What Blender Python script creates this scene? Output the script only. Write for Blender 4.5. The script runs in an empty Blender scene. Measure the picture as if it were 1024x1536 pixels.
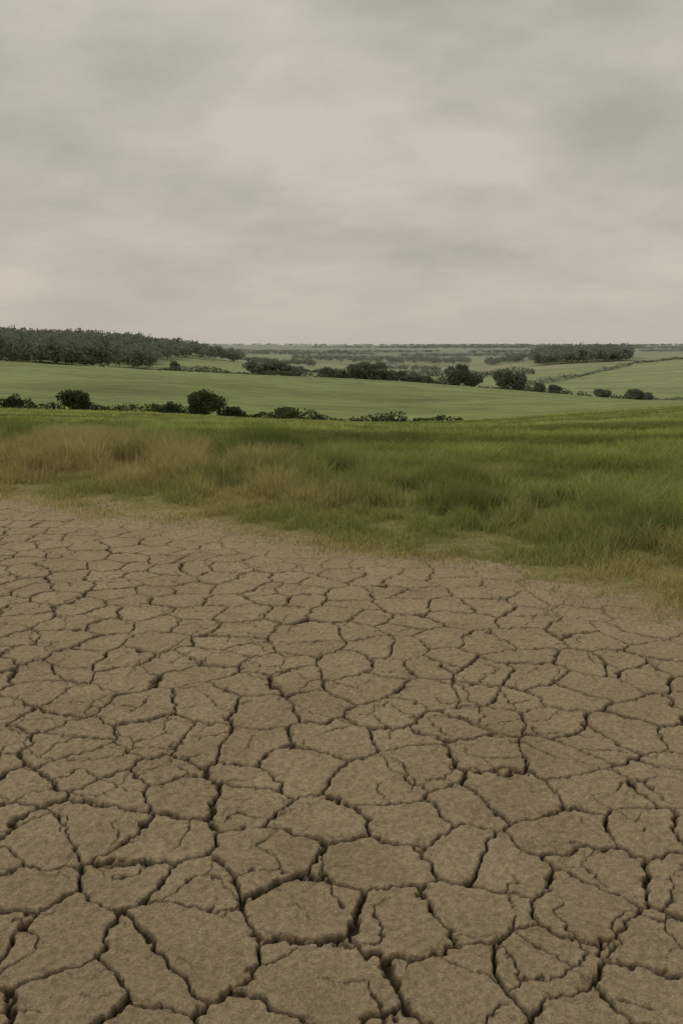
import bpy, math, numpy as np
rng = np.random.default_rng(7)
H = 1.6; PITCH = math.radians(10.68); F = 1330.0
# ------------------------------------------------------------------ numpy helpers
def hsh(ix, iy, seed):
    a = ix.astype(np.int64).astype(np.uint32); b = iy.astype(np.int64).astype(np.uint32)
    h = a*np.uint32(374761393) + b*np.uint32(668265263) + np.uint32((seed*2654435761) & 0xffffffff)
    h = (h ^ (h >> np.uint32(13)))*np.uint32(1274126177)
    h = (h ^ (h >> np.uint32(15)))*np.uint32(2246822519)
    h = h ^ (h >> np.uint32(16))
    return (h.astype(np.float64)/4294967296.0).astype(np.float32)
def vnoise(x, y, seed=0):
    ix = np.floor(x); iy = np.floor(y); fx = x-ix; fy = y-iy
    fx = fx*fx*(3-2*fx); fy = fy*fy*(3-2*fy)
    a = hsh(ix, iy, seed); b = hsh(ix+1, iy, seed); c = hsh(ix, iy+1, seed); d = hsh(ix+1, iy+1, seed)
    return (a*(1-fx)+b*fx)*(1-fy)+(c*(1-fx)+d*fx)*fy
def fbm(x, y, seed=0, o=4):
    s = 0; a = .5; t = 0
    for i in range(o):
        s = s + a*vnoise(x*(2**i)+17.3*i, y*(2**i)-9.1*i, seed+i); t += a; a *= .5
    return s/t
def sst(a, b, x):
    t = np.clip((x-a)/(b-a), 0, 1); return t*t*(3-2*t)
def voronoi(x, y, scale, seed, jit=.85):
    """distance to the nearest cell border (metres) and ids"""
    f32 = np.float32
    px = (x/scale).astype(f32); py = (y/scale).astype(f32); cx = np.floor(px); cy = np.floor(py)
    best = np.full(px.shape, 1e9, f32); bx = np.zeros_like(px); by = np.zeros_like(px); bi = np.zeros_like(px); bj = np.zeros_like(px)
    def site(gx, gy):
        # alternate rows are offset half a cell (hexagonal packing gives rounder plates)
        sh = f32(.5)*np.mod(gy, f32(2))
        return gx+sh+f32(.5)+f32(jit)*(hsh(gx, gy, seed)-f32(.5)), gy+f32(.5)+f32(jit)*(hsh(gx, gy, seed+51)-f32(.5))
    for i in (-2, -1, 0, 1):
        for j in (-1, 0, 1):
            gx = cx+f32(i); gy = cy+f32(j); qx, qy = site(gx, gy)
            d = (qx-px)**2+(qy-py)**2; m = d < best
            best = np.where(m, d, best); bx = np.where(m, qx, bx); by = np.where(m, qy, by)
            bi = np.where(m, gx, bi); bj = np.where(m, gy, bj)
    e = np.full(px.shape, 1e9, f32); pr = np.zeros_like(px)
    idh = hsh(bi, bj, seed+99)
    for i in (-2, -1, 0, 1, 2):
        for j in (-2, -1, 0, 1, 2):
            if (i == 0 and j == 0) or abs(i)+abs(j) == 4: continue
            gx = bi+f32(i); gy = bj+f32(j); qx, qy = site(gx, gy)
            dx = qx-bx; dy = qy-by; L = np.sqrt(dx*dx+dy*dy)+f32(1e-9)
            d = ((bx+qx)*f32(.5)-px)*dx/L + ((by+qy)*f32(.5)-py)*dy/L
            m = d < e; e = np.where(m, d, e)
            pr = np.where(m, gx*f32(31)+gy*f32(17)+bi*f32(31)+bj*f32(17), pr)
    return e*scale, idh, hsh(pr, pr*0, seed+7), (px-bx)*scale, (py-by)*scale
# ------------------------------------------------------------------ mesh helpers
def build(name, V, faces, mats, smooth=False, col=None, extra=None, fmat=None, parent=None):
    me = bpy.data.meshes.new(name); V = np.asarray(V, dtype=np.float32)
    me.vertices.add(len(V)); me.vertices.foreach_set("co", V.ravel())
    loops = np.concatenate([f.ravel() for f in faces]).astype(np.int32)
    tot = np.concatenate([np.full(len(f), f.shape[1]) for f in faces])
    st = np.concatenate([[0], np.cumsum(tot)[:-1]]).astype(np.int32)
    me.loops.add(len(loops)); me.loops.foreach_set("vertex_index", loops)
    me.polygons.add(len(tot)); me.polygons.foreach_set("loop_start", st)
    if fmat is not None: me.polygons.foreach_set("material_index", np.asarray(fmat, dtype=np.int32))
    me.polygons.foreach_set("use_smooth", np.full(len(tot), smooth, dtype=bool))
    me.update(calc_edges=True)
    if col is not None:
        ca = me.color_attributes.new("tint", 'FLOAT_COLOR', 'POINT')
        c4 = np.ones((len(V), 4), dtype=np.float32); c4[:, :3] = col
        ca.data.foreach_set("color", c4.ravel())
    if extra:
        for k, a in extra.items():
            at = me.attributes.new(k, 'FLOAT', 'POINT'); at.data.foreach_set("value", np.asarray(a, dtype=np.float32).ravel())
    for m in mats: me.materials.append(m)
    ob = bpy.data.objects.new(name, me); bpy.context.scene.collection.objects.link(ob)
    if parent: ob.parent = parent
    return ob
def gridfaces(R, C):
    i = np.arange(R-1)[:, None]*C + np.arange(C-1)[None, :]
    return np.stack([i, i+1, i+C+1, i+C], -1).reshape(-1, 4)
# ------------------------------------------------------------------ terrain height
U = lambda x: (np.asarray(x, dtype=float)-512)/1340.0
cols = U([-400, 0, 200, 370, 500, 600, 700, 800, 940, 1024, 1400])
rows = {
 12:  [697]*11,
 30:  [640,641,642,644,646,648,648,646,643,641,636],
 60:  [622,624,627,632,637,640,640,632,622,618,610],
 100: [608,612,617,627,632,634,631,624,614,610,602],
 128: [617,622,628,637,641,641,635,625,615,611,603],
 160: [611,616,624,633,637,637,631,621,612,609,602],
 260: [575,578,586,594,599,602,604,606,607,606,600],
 420: [535,540,552,560,565,570,578,586,598,602,604],
 480: [541,546,558,566,571,576,584,592,603,607,606],
 600: [528,536,551,559,569,574,580,588,595,598,588],
 800: [512,522,540,549,560,567,572,574,566,560,545],
 1000:[500,509,516,545,552,558,562,557,546,537,518],
 1300:[506,516,524,543,547,551,552,537,535,541,524],
 2000:[526,527,529,534,535,536,536,534,533,533,528],
 3500:[521,522,523,524,524,524,523,523,523,522,521],
 6000:[517,518,519,519,519,520,519,518,519,518,517],
 9000:[516.5,517,517,517,518,518,517.5,517,518,517,516.5],
 20000:[517.5]*11}
ug = np.linspace(-1.2, 1.2, 481); lg = np.linspace(math.log(12), math.log(20000), 600)
ky = np.log(np.array(sorted(rows)))
tab = np.array([np.interp(ug, cols, (517-np.array(rows[k]))/1350.0) for k in sorted(rows)])
ker = np.exp(-np.linspace(-2, 2, 17)**2); ker /= ker.sum()
tab = np.array([np.convolve(np.pad(r, 8, mode='edge'), ker, mode='valid') for r in tab])
T = np.array([np.interp(lg, ky, tab[:, j]) for j in range(len(ug))]).T
k2 = np.exp(-np.linspace(-2, 2, 9)**2); k2 /= k2.sum()
T = np.array([np.convolve(np.pad(T[:, j], 4, mode='edge'), k2, mode='valid') for j in range(len(ug))]).T
def height(X, Y):
    X = np.asarray(X, dtype=float); Y = np.asarray(Y, dtype=float); Yc = np.maximum(Y, 12.0)
    u = np.clip(X/Yc, -1.19, 1.19); a = (u+1.2)/2.4*480; b = (np.log(np.minimum(Yc, 19999))-lg[0])/(lg[-1]-lg[0])*599
    ia = np.clip(np.floor(a).astype(int), 0, 479); ib = np.clip(np.floor(b).astype(int), 0, 598); fa = a-ia; fb = b-ib
    s = (T[ib, ia]*(1-fa)+T[ib, ia+1]*fa)*(1-fb)+(T[ib+1, ia]*(1-fa)+T[ib+1, ia+1]*fa)*fb
    w = sst(11, 16, Y)
    z = (H+Yc*s)*w
    z = z + (fbm(X/9, Y/9, 5, 3)-.5)*.25*w*(1-sst(60, 100, Y))
    z = z + (fbm(X/55, Y/38, 6, 2)-.5)*4.5*sst(130, 210, Y)*(1-sst(330, 430, Y))
    return z
ex = np.array([-14, -3.6, -2.35, -1.25, -.33, .44, 1.1, 1.66, 2.07, 8]); ey = np.array([14.5, 9.15, 8.55, 7.7, 7.05, 6.6, 6.15, 5.65, 5.2, -.5])
def edge(X, Y):
    n = (fbm(X*1.3+3, Y*1.3, 31, 4)-.5)*.9
    return (Y-np.interp(X, ex, ey))*.8 + n
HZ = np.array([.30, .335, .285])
def haze(c, Y, far=2500.):  # aerial haze painted into base colours by distance, no mist volume
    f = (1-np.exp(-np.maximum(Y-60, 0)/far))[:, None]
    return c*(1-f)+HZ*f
# ------------------------------------------------------------------ materials
def nt(name):
    m = bpy.data.materials.new(name); m.use_nodes = True; t = m.node_tree
    b = t.nodes['Principled BSDF']; b.inputs['Roughness'].default_value = .95
    b.inputs['Specular IOR Level'].default_value = .12
    return m, t, b
def N(t, typ, **k):
    n = t.nodes.new(typ)
    for a, v in k.items():
        if a in n.inputs: n.inputs[a].default_value = v
        else: setattr(n, a, v)
    return n
def noise(t, vec, scale, detail=5, rough=.6):
    n = t.nodes.new('ShaderNodeTexNoise'); n.inputs['Scale'].default_value = scale
    n.inputs['Detail'].default_value = detail; n.inputs['Roughness'].default_value = rough
    t.links.new(vec, n.inputs['Vector']); return n.outputs['Fac']
def mrange(t, v, a, b, c, d):
    n = t.nodes.new('ShaderNodeMapRange')
    for i, q in zip(('From Min', 'From Max', 'To Min', 'To Max'), (a, b, c, d)): n.inputs[i].default_value = q
    t.links.new(v, n.inputs['Value']); return n.outputs['Result']
def math_(t, op, a, b):
    n = t.nodes.new('ShaderNodeMath'); n.operation = op
    for i, q in enumerate((a, b)):
        if isinstance(q, (int, float)): n.inputs[i].default_value = q
        else: t.links.new(q, n.inputs[i])
    return n.outputs[0]
def mixc(t, fac, a, b, mode='MIX'):
    n = t.nodes.new('ShaderNodeMix'); n.data_type = 'RGBA'; n.blend_type = mode
    for i, q in ((0, fac), (6, a), (7, b)):
        if isinstance(q, (int, float)): n.inputs[i].default_value = q
        elif isinstance(q, tuple): n.inputs[i].default_value = (*q, 1)
        else: t.links.new(q, n.inputs[i])
    return n.outputs[2]
def scalec(t, col, fac):
    n = t.nodes.new('ShaderNodeVectorMath'); n.operation = 'SCALE'
    t.links.new(col, n.inputs[0]); t.links.new(fac, n.inputs['Scale']); return n.outputs[0]
def pos(t): return t.nodes.new('ShaderNodeNewGeometry').outputs['Position']
def mapping(t, v, s):
    n = t.nodes.new('ShaderNodeMapping'); n.inputs['Scale'].default_value = s; t.links.new(v, n.inputs['Vector']); return n.outputs[0]
mud, t, b = nt("dry_mud"); P = pos(t)
n1 = noise(t, P, 2.2, 6); n2 = noise(t, P, 45, 8, .75); n3 = noise(t, P, 170, 4, .7)
c = mixc(t, mrange(t, n1, .35, .65, 0, 1), (.445, .352, .226), (.54, .437, .292))
c = mixc(t, mrange(t, n2, .40, .60, 0, 1), mixc(t, 1.0, c, (.66, .645, .62), 'MULTIPLY'), c)
c = scalec(t, c, mrange(t, n3, .3, .7, .66, 1.32))
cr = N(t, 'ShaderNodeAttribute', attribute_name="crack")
c = mixc(t, cr.outputs['Fac'], c, (.06, .045, .03))  # darker crack soil, with part of the crack shade painted in
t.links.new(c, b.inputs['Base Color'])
bm = N(t, 'ShaderNodeBump', Strength=1.0, Distance=.016)
t.links.new(math_(t, 'ADD', n2, math_(t, 'MULTIPLY', n3, .35)), bm.inputs['Height'])
t.links.new(bm.outputs[0], b.inputs['Normal'])
gm, t, b = nt("field_ground"); P = pos(t)
at = N(t, 'ShaderNodeAttribute', attribute_name="tint")
na = noise(t, mapping(t, P, (.010, .04, .04)), 1, 6, .6)
nb = noise(t, mapping(t, P, (.10, .4, .5)), 1, 8, .78)
nc = noise(t, P, 9, 5, .7)
v = math_(t, 'MULTIPLY', mrange(t, na, .3, .7, .72, 1.28), mrange(t, nb, .3, .7, .60, 1.4))
v = math_(t, 'MULTIPLY', v, mrange(t, nc, .3, .7, .8, 1.2))
t.links.new(scalec(t, at.outputs['Color'], v), b.inputs['Base Color'])
bm = N(t, 'ShaderNodeBump', Strength=.7, Distance=.4); t.links.new(nb, bm.inputs['Height']); t.links.new(bm.outputs[0], b.inputs['Normal'])
def foliage(name, tr=.3):
    m = bpy.data.materials.new(name); m.use_nodes = True; t = m.node_tree; t.nodes.clear()
    o = t.nodes.new('ShaderNodeOutputMaterial'); d = t.nodes.new('ShaderNodeBsdfDiffuse'); l = t.nodes.new('ShaderNodeBsdfTranslucent')
    mx = t.nodes.new('ShaderNodeMixShader'); mx.inputs[0].default_value = tr
    at = N(t, 'ShaderNodeAttribute', attribute_name="tint")
    t.links.new(at.outputs['Color'], d.inputs[0]); t.links.new(at.outputs['Color'], l.inputs[0]); t.links.new(d.outputs[0], mx.inputs[1]); t.links.new(l.outputs[0], mx.inputs[2])
    t.links.new(mx.outputs[0], o.inputs[0]); return m
grassm = foliage("grass_blades", .4); leafm = foliage("leaves", .25)
bark, t, b = nt("bark"); nn = noise(t, mapping(t, pos(t), (6, 6, 1)), 1, 5)
t.links.new(mixc(t, nn, (.05, .038, .028), (.12, .10, .08)), b.inputs['Base Color'])
# ------------------------------------------------------------------ ground sheet
Yr = np.concatenate([np.linspace(-30, 4, 30), np.linspace(4.1, 16, 240), np.exp(np.linspace(math.log(16.05), math.log(19500), 760))])
vv = np.concatenate([np.linspace(-2.2, -.62, 50), np.linspace(-.6, .6, 520), np.linspace(.62, 2.2, 50)])
off = np.where(Yr < 16, 36-0*Yr, 36*np.exp(-(Yr-16)/60.))
YY, VV = np.meshgrid(Yr, vv, indexing='ij'); XX = VV*(np.maximum(YY, 0)+np.minimum(off, 36)[:, None]*.35)
X = XX.ravel(); Y = YY.ravel(); Z = height(X, Y)
E = edge(X, Y)
Z = Z - .075*(1-sst(-.05, .35, E)) + .012*sst(.3, .6, E)
mudc = np.array([.46, .37, .24]); vergec = np.array([.245, .225, .095]); cropc = np.array([.19, .205, .065])
midc = np.array([.20, .242, .085]); f2 = np.array([.25, .295, .11]); f3 = np.array([.165, .21, .08])
w1 = sst(0, .5, E)[:, None]; C = mudc*(1-w1)+vergec*w1
w2 = sst(3.0, 3.8, E)[:, None]; C = C*(1-w2)+cropc*w2
w = sst(22, 80, Y)[:, None]; C = C*(1-w)+np.array([.20, .235, .07])*w
w = sst(118, 126, Y)[:, None]; C = C*(1-w)+midc*w
w = sst(448, 456, Y)[:, None]; C = C*(1-w)+f2*w
w = (sst(1020, 1030, Y))[:, None]; C = C*(1-w)+f3*w
par, pid, _, _, _ = voronoi(X+150*(fbm(X/900, Y/900, 3)-.5), Y*.55, 420., 71)
pc = np.array([[.19, .23, .09], [.25, .29, .12], [.14, .18, .07], [.28, .29, .15]])[(pid*3.999).astype(int)]
w = sst(1030, 1050, Y)[:, None]; C = C*(1-w)+pc*w
hd = (1-sst(8, 22, par))*sst(1100, 1200, Y); C = C*(1-hd[:, None])+np.array([.09, .11, .075])*hd[:, None]
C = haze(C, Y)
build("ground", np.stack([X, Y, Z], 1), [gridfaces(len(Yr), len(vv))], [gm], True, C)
# ------------------------------------------------------------------ cracked mud
Ys = [1.1]
while Ys[-1] < 12.5: Ys.append(Ys[-1]+min(.0098, .0021*Ys[-1]**.95+.0002))
Ys = np.array(Ys)
vs = np.concatenate([-np.linspace(1.3, .47, 60)[:-1], np.linspace(-.47, .47, 840), np.linspace(.47, 1.3, 60)[1:]])
YY, VV = np.meshgrid(Ys, vs, indexing='ij'); X = (VV*(YY+.15)).ravel(); Y = YY.ravel()
E = edge(X, Y)
wx = X+.17*(fbm(X*3, Y*3, 1, 2)-.5)+.05*(fbm(X*14, Y*14, 2, 2)-.5)+.026*(fbm(X*45, Y*45, 5, 2)-.5)
wy = Y+.17*(fbm(X*3+9, Y*3, 3, 2)-.5)+.05*(fbm(X*14, Y*14+5, 4, 2)-.5)+.026*(fbm(X*45+3, Y*45, 6, 2)-.5)
ca, sa = math.cos(.12), math.sin(.12)
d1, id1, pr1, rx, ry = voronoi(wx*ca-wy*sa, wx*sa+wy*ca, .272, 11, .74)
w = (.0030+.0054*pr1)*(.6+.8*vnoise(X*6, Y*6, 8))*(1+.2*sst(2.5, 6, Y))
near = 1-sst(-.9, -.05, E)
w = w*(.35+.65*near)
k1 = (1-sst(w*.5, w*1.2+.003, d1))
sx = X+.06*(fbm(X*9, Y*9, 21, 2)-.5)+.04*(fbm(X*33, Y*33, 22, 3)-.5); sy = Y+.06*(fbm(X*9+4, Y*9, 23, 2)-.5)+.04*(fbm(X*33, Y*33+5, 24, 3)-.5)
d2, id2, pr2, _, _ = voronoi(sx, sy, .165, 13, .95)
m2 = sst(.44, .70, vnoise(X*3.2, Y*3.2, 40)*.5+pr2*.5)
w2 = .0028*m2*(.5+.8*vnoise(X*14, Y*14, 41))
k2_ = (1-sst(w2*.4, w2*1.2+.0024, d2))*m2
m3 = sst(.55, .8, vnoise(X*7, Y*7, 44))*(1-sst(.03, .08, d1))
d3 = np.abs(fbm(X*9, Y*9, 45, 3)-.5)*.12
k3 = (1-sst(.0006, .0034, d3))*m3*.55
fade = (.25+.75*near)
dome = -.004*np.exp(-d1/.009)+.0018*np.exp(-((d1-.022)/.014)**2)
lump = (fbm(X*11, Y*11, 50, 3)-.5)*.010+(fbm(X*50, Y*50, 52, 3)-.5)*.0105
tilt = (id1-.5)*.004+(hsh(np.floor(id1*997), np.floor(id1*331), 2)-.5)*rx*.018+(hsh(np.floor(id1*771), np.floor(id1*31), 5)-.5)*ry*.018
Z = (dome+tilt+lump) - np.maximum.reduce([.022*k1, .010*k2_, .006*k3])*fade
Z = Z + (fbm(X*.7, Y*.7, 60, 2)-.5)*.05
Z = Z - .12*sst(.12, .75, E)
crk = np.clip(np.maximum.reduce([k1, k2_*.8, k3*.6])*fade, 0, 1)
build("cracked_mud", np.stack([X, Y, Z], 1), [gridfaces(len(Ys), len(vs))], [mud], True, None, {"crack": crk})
# ------------------------------------------------------------------ grass blades
def blades(name, X, Y, Z, h, w, lean, col):
    n = len(X); a = rng.random(n)*6.283; f = rng.random(n)*6.283
    dx = np.cos(a)*w*.5; dy = np.sin(a)*w*.5; lx = np.cos(f)*lean*h; ly = np.sin(f)*lean*h
    V = np.zeros((n, 5, 3))
    V[:, 0] = np.stack([X-dx, Y-dy, Z-.02], 1); V[:, 1] = np.stack([X+dx, Y+dy, Z-.02], 1)
    V[:, 2] = np.stack([X+dx*.8+lx*.35, Y+dy*.8+ly*.35, Z+h*.58], 1); V[:, 3] = np.stack([X-dx*.8+lx*.35, Y-dy*.8+ly*.35, Z+h*.58], 1)
    V[:, 4] = np.stack([X+lx, Y+ly, Z+h], 1)
    i = np.arange(n)[:, None]*5
    q = i+np.array([0, 1, 2, 3]); tr = i+np.array([3, 2, 4])
    cc = np.repeat(col[:, None, :], 5, 1)
    build(name, V.reshape(-1, 3), [q, tr], [grassm], False, cc.reshape(-1, 3))
n = 400000
X = rng.uniform(-7.5, 6.0, n); e = rng.random(n)**.9*4.6-.45; Y = np.interp(X, ex, ey)+e/.8
E = edge(X, Y); clump = fbm(X*2.6, Y*2.6, 80, 3); c2 = fbm(X*.9, Y*.9, 81, 2)
keep = (E > -.4) & (rng.random(n) < np.clip(.05+1.25*sst(-.35, .8, E), 0, 1)) & (rng.random(n) < .35+1.3*sst(.35, .6, clump+.25*(1-sst(0, 1, E))*(rng.random(n)-.3)))
X, Y, E, clump, c2 = X[keep], Y[keep], E[keep], clump[keep], c2[keep]; n = len(X)
left = 1-sst(-3.0, 1.6, X)
tall = .025+.06*sst(.1, 1.1, E)+(.13*left+.055)*sst(.9, 1.8, E)
h = tall*(.4+1.2*sst(.3, .7, clump))*rng.uniform(.5, 1.3, n)
dry = np.clip(.26+.36*left*sst(.6, 1.6, E)+1.7*(c2-.5)+.35*(1-sst(0, .8, E)), .05, .85)
isd = rng.random(n) < dry
tan = np.array([.60, .51, .255]); tan2 = np.array([.48, .42, .185]); g1 = np.array([.27, .305, .095]); g2 = np.array([.39, .395, .15])
r = rng.random(n)[:, None]
col = np.where(isd[:, None], tan*r+tan2*(1-r), g1*r+g2*(1-r))*rng.uniform(.75, 1.2, n)[:, None]
lf = fbm(X*.8+40, Y*1.1, 84, 2); lush = (sst(.53, .64, lf)*sst(1.2, 2.2, E))[:, None]
col = col*(1-lush)+np.array([.20, .25, .07])*lush*rng.uniform(.7, 1.3, n)[:, None]
h = h*(1+.4*lush[:, 0])
blades("verge_grass", X, Y, height(X, Y), h, rng.uniform(.004, .0085, n), rng.uniform(.1, .9, n), col)
n = 8500
X = rng.uniform(-7, 5.5, n); Y = np.interp(X, ex, ey)+rng.uniform(1.4, 4.4, n)/.8
k = rng.random(n) < (.15+.75*(1-sst(-3, 1, X)))*sst(.35, .6, fbm(X*1.7, Y*1.7, 90, 2)); X, Y = X[k], Y[k]; n = len(X)
blades("dry_seed_stalks", X, Y, height(X, Y), rng.uniform(.16, .36, n), rng.uniform(.003, .006, n), rng.uniform(.02, .35, n), np.array([.62, .52, .28])*rng.uniform(.7, 1.1, n)[:, None])
n = 400000
Yq = np.exp(rng.uniform(math.log(7.0), math.log(112), n)); X = rng.uniform(-.62, .62, n)*(Yq+1); Y = Yq
E = edge(X, Y); k = (E > 3.2+.9*(rng.random(n)-.5)+1.2*(fbm(X*.6, Y*.6, 33, 2)-.5)); X, Y, E = X[k], Y[k], E[k]; n = len(X)
cl = fbm(X*1.1, Y*1.1, 95, 3); big = fbm(X*.10, Y*.28, 97, 4)
h = (.08+.15*sst(.3, .7, cl))*rng.uniform(.6, 1.15, n)
c = np.array([.255, .295, .092])*(1-sst(14, 50, Y))[:, None]+np.array([.30, .345, .115])*sst(14, 50, Y)[:, None]
c = c*(.68+.64*sst(.3, .7, big))[:, None]*(.8+.4*sst(.3, .7, cl))[:, None]*rng.uniform(.75, 1.25, n)[:, None]
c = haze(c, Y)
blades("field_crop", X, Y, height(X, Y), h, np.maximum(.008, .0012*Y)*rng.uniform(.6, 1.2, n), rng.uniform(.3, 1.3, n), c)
# ------------------------------------------------------------------ foliage masses
def leaves(P, size, col):
    n = len(P); a = rng.normal(size=(n, 3)); a /= np.linalg.norm(a, axis=1)[:, None]
    b_ = rng.normal(size=(n, 3)); b_ -= a*(a*b_).sum(1)[:, None]; b_ /= np.linalg.norm(b_, axis=1)[:, None]
    s = size[:, None]
    V = np.stack([P-a*s*.6, P-b_*s*.38+a*s*.05, P+a*s*.6, P+b_*s*.38], 1).reshape(-1, 3)
    return V, np.arange(n)[:, None]*4+np.arange(4), np.repeat(col, 4, 0)
def crown(cx, cy, cz, rx_, rz, nl, nleaf, base, flat=.15):
    k = nl; d = rng.normal(size=(k, 3)); d /= np.linalg.norm(d, axis=1)[:, None]; d[:, 2] = d[:, 2]*.9
    rr = rng.uniform(.35, .72, k)[:, None]; L = d*rr*np.array([rx_, rx_, rz])
    ls = rng.uniform(.3, .5, k); tone = rng.uniform(.78, 1.2, k)
    j = rng.integers(0, k, nleaf); q = rng.normal(size=(nleaf, 3)); q /= np.linalg.norm(q, axis=1)[:, None]
    q *= rng.uniform(.55, 1.08, nleaf)[:, None]
    P = L[j]+q*ls[j][:, None]*np.array([rx_, rx_, rz])
    P += np.array([cx, cy, cz+rz])
    P[:, 2] = np.maximum(P[:, 2], cz-rz*flat)
    c = base*(tone[j]*rng.uniform(.8, 1.2, nleaf))[:, None]
    return P, c
def tube(p0, p1, r0, r1, m=7):
    p0 = np.array(p0, float); p1 = np.array(p1, float); d = p1-p0; d /= np.linalg.norm(d)
    a = np.cross(d, [0.3, 1, .1]); a /= np.linalg.norm(a); b_ = np.cross(d, a)
    th = np.arange(m)/m*6.283; ring = np.cos(th)[:, None]*a+np.sin(th)[:, None]*b_
    V = np.concatenate([p0+ring*r0, p1+ring*r1]); i = np.arange(m); f = np.stack([i, (i+1) % m, (i+1) % m+m, i+m], 1)
    return V, f
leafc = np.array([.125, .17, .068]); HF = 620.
def plant(name, x, Yd, wpx, hm, trunk=.2, nleaf=2600, lobes=16, tone=1., lsz=None):
    X0 = U(x)*Yd; z0 = float(height(np.array([X0]), np.array([Yd]))[0]); r = wpx/1340.*Yd/2
    cb = hm*trunk
    P, c = crown(X0, Yd, z0+cb, r, (hm-cb)/2, lobes, nleaf, leafc*tone)
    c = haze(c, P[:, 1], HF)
    sz = (lsz or r*.12)*rng.uniform(.6, 1.3, nleaf)
    V, f, cc = leaves(P, sz, c)
    Vs = [V]; Fs = [f]; fm = [np.zeros(len(f))]; ofs = len(V)
    cz = z0+cb+(hm-cb)*.5; tr = hm*.035
    segs = [((X0, Yd, z0-.3), (X0+r*.05, Yd, z0+max(cb, hm*.3)), tr, tr*.7)]
    top = segs[0][1]
    for q in range(6):
        a = q*1.047+rng.random()*.6
        segs.append((top, (X0+math.cos(a)*r*.6, Yd+math.sin(a)*r*.6, cz+rng.uniform(-.1, .3)*hm), tr*.5, tr*.15))
    for s_ in segs:
        v_, g_ = tube(*s_); Vs.append(v_); Fs.append(g_+ofs); fm.append(np.ones(len(g_))); ofs += len(v_)
    V = np.concatenate(Vs); cc = np.concatenate([cc, np.full((len(V)-len(cc), 3), .08)])
    build(name, V, [np.concatenate(Fs)], [leafm, bark], False, cc, None, np.concatenate(fm))
def hedge_pts(x0, x1, Yd, h0, Y1=None, den=1., lsz=.3, tone=.62, wid=None):
    Y1 = Yd if Y1 is None else Y1
    L = abs(x1-x0)/1340.*Yd; wid = wid or h0*1.1; n = int(L*h0/(lsz*lsz)*7*den)+30
    tt = rng.random(n); Yc = Yd+(Y1-Yd)*tt; X = U(x0+(x1-x0)*tt)*Yc
    prof = (.15+1.35*fbm(X/(h0*3.2), Yc*0+Yd, 120, 3))
    prof = prof*(.5+.5*sst(0, .04, tt)*sst(0, .04, 1-tt))
    a = rng.random(n)*3.1416; q = np.sqrt(rng.uniform(.1, 1, n))
    Yp = Yc+np.cos(a)*wid*q*.5*rng.uniform(.6, 1, n); zt = np.sin(a)*q*h0*prof*1.15
    P = np.stack([X+rng.normal(size=n)*.2*lsz, Yp, height(X, Yc)+zt], 1)
    c = leafc*tone*rng.uniform(.75, 1.25, n)[:, None]*(.85+.3*vnoise(X/h0, Yc, 7))[:, None]
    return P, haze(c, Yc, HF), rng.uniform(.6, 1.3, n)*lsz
def mass(name, parts):
    P = np.concatenate([p[0] for p in parts]); c = np.concatenate([p[1] for p in parts]); s = np.concatenate([p[2] for p in parts])
    V, f, cc = leaves(P, s, c); build(name, V, [f], [leafm], False, cc)
hp = [hedge_pts(-160, 52, 112, 1.8), hedge_pts(48, 96, 112, 1.1), hedge_pts(130, 300, 112, 1.3), hedge_pts(225, 272, 113, 1.7),
      hedge_pts(325, 392, 112, 1.8), hedge_pts(385, 480, 113, 1.6), hedge_pts(470, 612, 113, 1.2), hedge_pts(620, 665, 113, 1.1), hedge_pts(560, 700, 116, .8)]
mass("hedgerow", hp)
plant("bush", 112, 111.5, 54, 3.2, .02, 3000, 14, .60, .3)
plant("bush", 308, 111, 66, 3.9, .02, 3800, 16, .60, .3)
plant("bush", 428, 112, 50, 2.2, .02, 1600, 12, .80, .3)
plant("bush", 352, 112, 34, 2.1, .02, 1200, 10, .60, .3)
plant("bush", 252, 112, 30, 2.1, .02, 1000, 9, .80, .28)
plant("bush", 20, 112, 34, 2.3, .02, 1000, 9, .62, .28)
hp = [hedge_pts(205, 520, 455, 3.4, 462, 1, .9), hedge_pts(500, 640, 462, 4.0, 462, 1, .9), hedge_pts(600, 700, 465, 5, 465, 1, .9), hedge_pts(715, 800, 465, 3.5, 465, 1, .9),
      hedge_pts(770, 860, 470, 4, 470, 1, .9), hedge_pts(860, 1100, 480, 3.6, 490, 1, .9), hedge_pts(770, 945, 700, 4.2, 985, 1, 1.3),
      hedge_pts(380, 640, 800, 5, 760, 1, 1.5), hedge_pts(600, 800, 900, 6, 960, 1, 1.5), hedge_pts(940, 1200, 1010, 3, 1010, 1, 1.5)]
mass("field_hedge", hp)
for (x, w_, hm) in [(385, 44, 10.5), (412, 54, 10), (438, 46, 8), (492, 36, 7.5), (510, 28, 5.5), (537, 44, 12), (562, 60, 11), (586, 46, 9), (617, 34, 6.5),
                    (686, 46, 13.5), (706, 38, 9.5), (753, 40, 13.5), (774, 28, 12), (265, 17, 6.5), (808, 22, 6), (830, 24, 6.5), (903, 28, 7), (948, 38, 7), (966, 26, 5.5), (640, 18, 5)]:
    plant("deciduous_tree" if hm > 8 else "hedgerow_tree", x, 462+rng.uniform(-3, 8), w_, hm, .03, 1600, 12, .58, 1.2)
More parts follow.
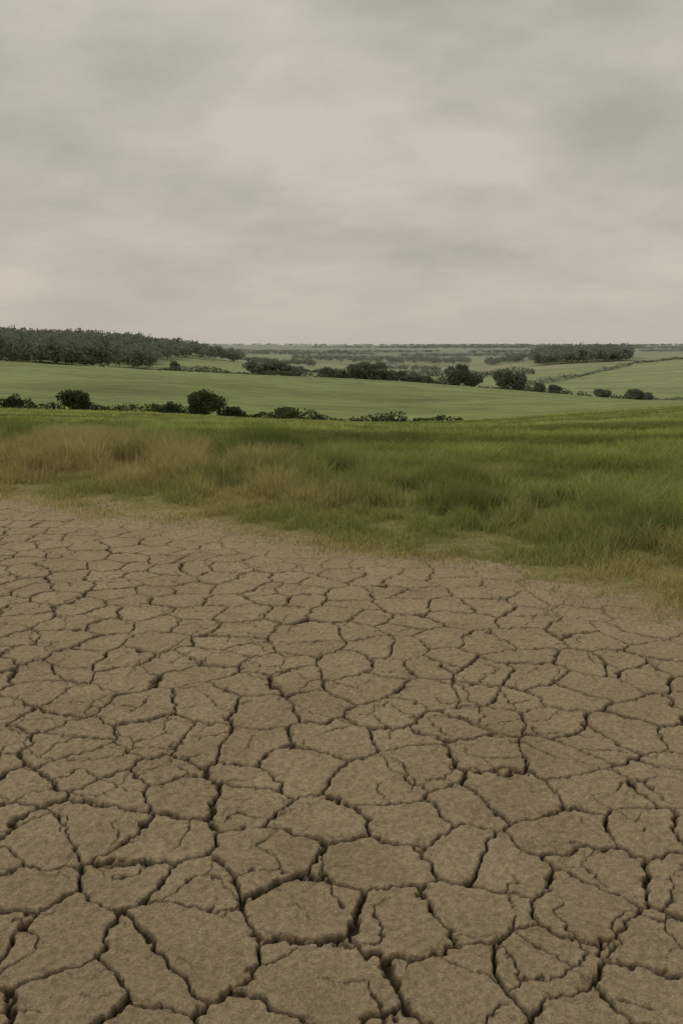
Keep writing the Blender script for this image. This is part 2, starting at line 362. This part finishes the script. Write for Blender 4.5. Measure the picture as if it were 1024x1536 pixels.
def wood(x0, x1, Ya, Yb, hm, n, accept=None, nleaf=140, tone=.60, wide=1.):
    out = []
    while len(out) < n:
        x = rng.uniform(x0, x1); Yd = rng.uniform(Ya, Yb)
        if accept and not accept(x, Yd): continue
        h_ = hm*rng.uniform(.75, 1.12); r = h_*rng.uniform(.45, .70)*wide; X0 = U(x)*Yd; z0 = float(height(np.array([X0]), np.array([Yd]))[0])
        P, c = crown(X0, Yd, z0+h_*.05, r, h_*.47, 8, nleaf, leafc*tone*rng.uniform(.75, 1.25))
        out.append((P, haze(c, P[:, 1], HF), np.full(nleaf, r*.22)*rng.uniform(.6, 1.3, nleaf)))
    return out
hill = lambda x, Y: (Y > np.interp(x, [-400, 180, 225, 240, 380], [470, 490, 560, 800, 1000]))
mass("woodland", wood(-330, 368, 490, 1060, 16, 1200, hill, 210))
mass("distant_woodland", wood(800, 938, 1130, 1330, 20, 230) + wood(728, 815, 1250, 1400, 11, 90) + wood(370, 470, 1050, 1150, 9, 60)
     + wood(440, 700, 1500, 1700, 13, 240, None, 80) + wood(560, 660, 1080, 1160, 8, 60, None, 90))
parts = []
for q in range(13):
    Yd = math.exp(math.log(1950)+(math.log(8500)-math.log(1950))*(q+rng.random())/13); xc = rng.uniform(-50, 1080); L = rng.uniform(200, 500)
    n_ = int(L/2.2)+4; parts += wood(xc-L/2, xc+L/2, Yd, Yd*1.04, 6+Yd*.0014, n_, None, 30, .8, 2.4)
mass("distant_treeline", parts)
# ------------------------------------------------------------------ world, sun, camera
sc = bpy.context.scene; wd = bpy.data.worlds.new("World"); sc.world = wd; wd.use_nodes = True; t = wd.node_tree; t.nodes.clear()
out = t.nodes.new('ShaderNodeOutputWorld')
EL, AZ = 48, -60
sky = N(t, 'ShaderNodeTexSky', sky_type='NISHITA', sun_disc=False); sky.sun_elevation = math.radians(EL); sky.sun_rotation = math.radians(AZ); sky.dust_density = 4
bg1 = N(t, 'ShaderNodeBackground', Strength=.08); t.links.new(sky.outputs[0], bg1.inputs[0])
tc = t.nodes.new('ShaderNodeTexCoord'); sp = t.nodes.new('ShaderNodeSeparateXYZ'); t.links.new(tc.outputs['Generated'], sp.inputs[0])
zz = math_(t, 'ADD', math_(t, 'MAXIMUM', sp.outputs[2], 0.0), .36)
cb = t.nodes.new('ShaderNodeCombineXYZ'); t.links.new(math_(t, 'SUBTRACT', math_(t, 'DIVIDE', sp.outputs[0], zz), .19), cb.inputs[0]); t.links.new(math_(t, 'DIVIDE', sp.outputs[1], zz), cb.inputs[1])
cb.inputs[2].default_value = 3.7
a = noise(t, mapping(t, cb.outputs[0], (.9, 1.15, 1)), 1.7, 3, .45)
b2 = noise(t, mapping(t, cb.outputs[0], (1.0, 1.3, 1)), 4.0, 7, .58)
f = math_(t, 'ADD', math_(t, 'MULTIPLY', a, .60), math_(t, 'MULTIPLY', b2, .40))
f = mrange(t, f, .39, .61, 0, 1)
up = mrange(t, sp.outputs[2], .0, .34, 0, 1)
lo = mixc(t, up, (.47, .435, .365), (.375, .358, .312)); hi = mixc(t, up, (.60, .54, .452), (.585, .54, .46))
cc = mixc(t, f, lo, hi)
hz = mrange(t, sp.outputs[2], 0.0, .075, 1, 0); cc = mixc(t, math_(t, 'MULTIPLY', hz, .8), cc, (.51, .47, .395))
bg2 = N(t, 'ShaderNodeBackground', Strength=1.0); t.links.new(cc, bg2.inputs[0])
ms = t.nodes.new('ShaderNodeMixShader'); ms.inputs[0].default_value = .965
t.links.new(bg1.outputs[0], ms.inputs[1]); t.links.new(bg2.outputs[0], ms.inputs[2]); t.links.new(ms.outputs[0], out.inputs[0])
sl = bpy.data.lights.new("sun", 'SUN'); sl.energy = 1.05; sl.angle = math.radians(22); sl.color = (1, .93, .80)
so = bpy.data.objects.new("sun", sl); sc.collection.objects.link(so)
from mathutils import Vector
dv = Vector((math.sin(math.radians(AZ))*math.cos(math.radians(EL)), math.cos(math.radians(AZ))*math.cos(math.radians(EL)), math.sin(math.radians(EL))))
so.rotation_euler = dv.to_track_quat('Z', 'Y').to_euler()
cam = bpy.data.cameras.new("camera"); co = bpy.data.objects.new("camera", cam); sc.collection.objects.link(co); sc.camera = co
cam.sensor_fit = 'VERTICAL'; cam.sensor_height = 24; cam.lens = 24*F/1536; cam.clip_start = .05; cam.clip_end = 40000
co.location = (0, 0, H); co.rotation_euler = (math.radians(90)-PITCH, 0, 0)
sc.view_settings.view_transform = 'Standard'; sc.view_settings.look = 'None'; sc.view_settings.exposure = 0
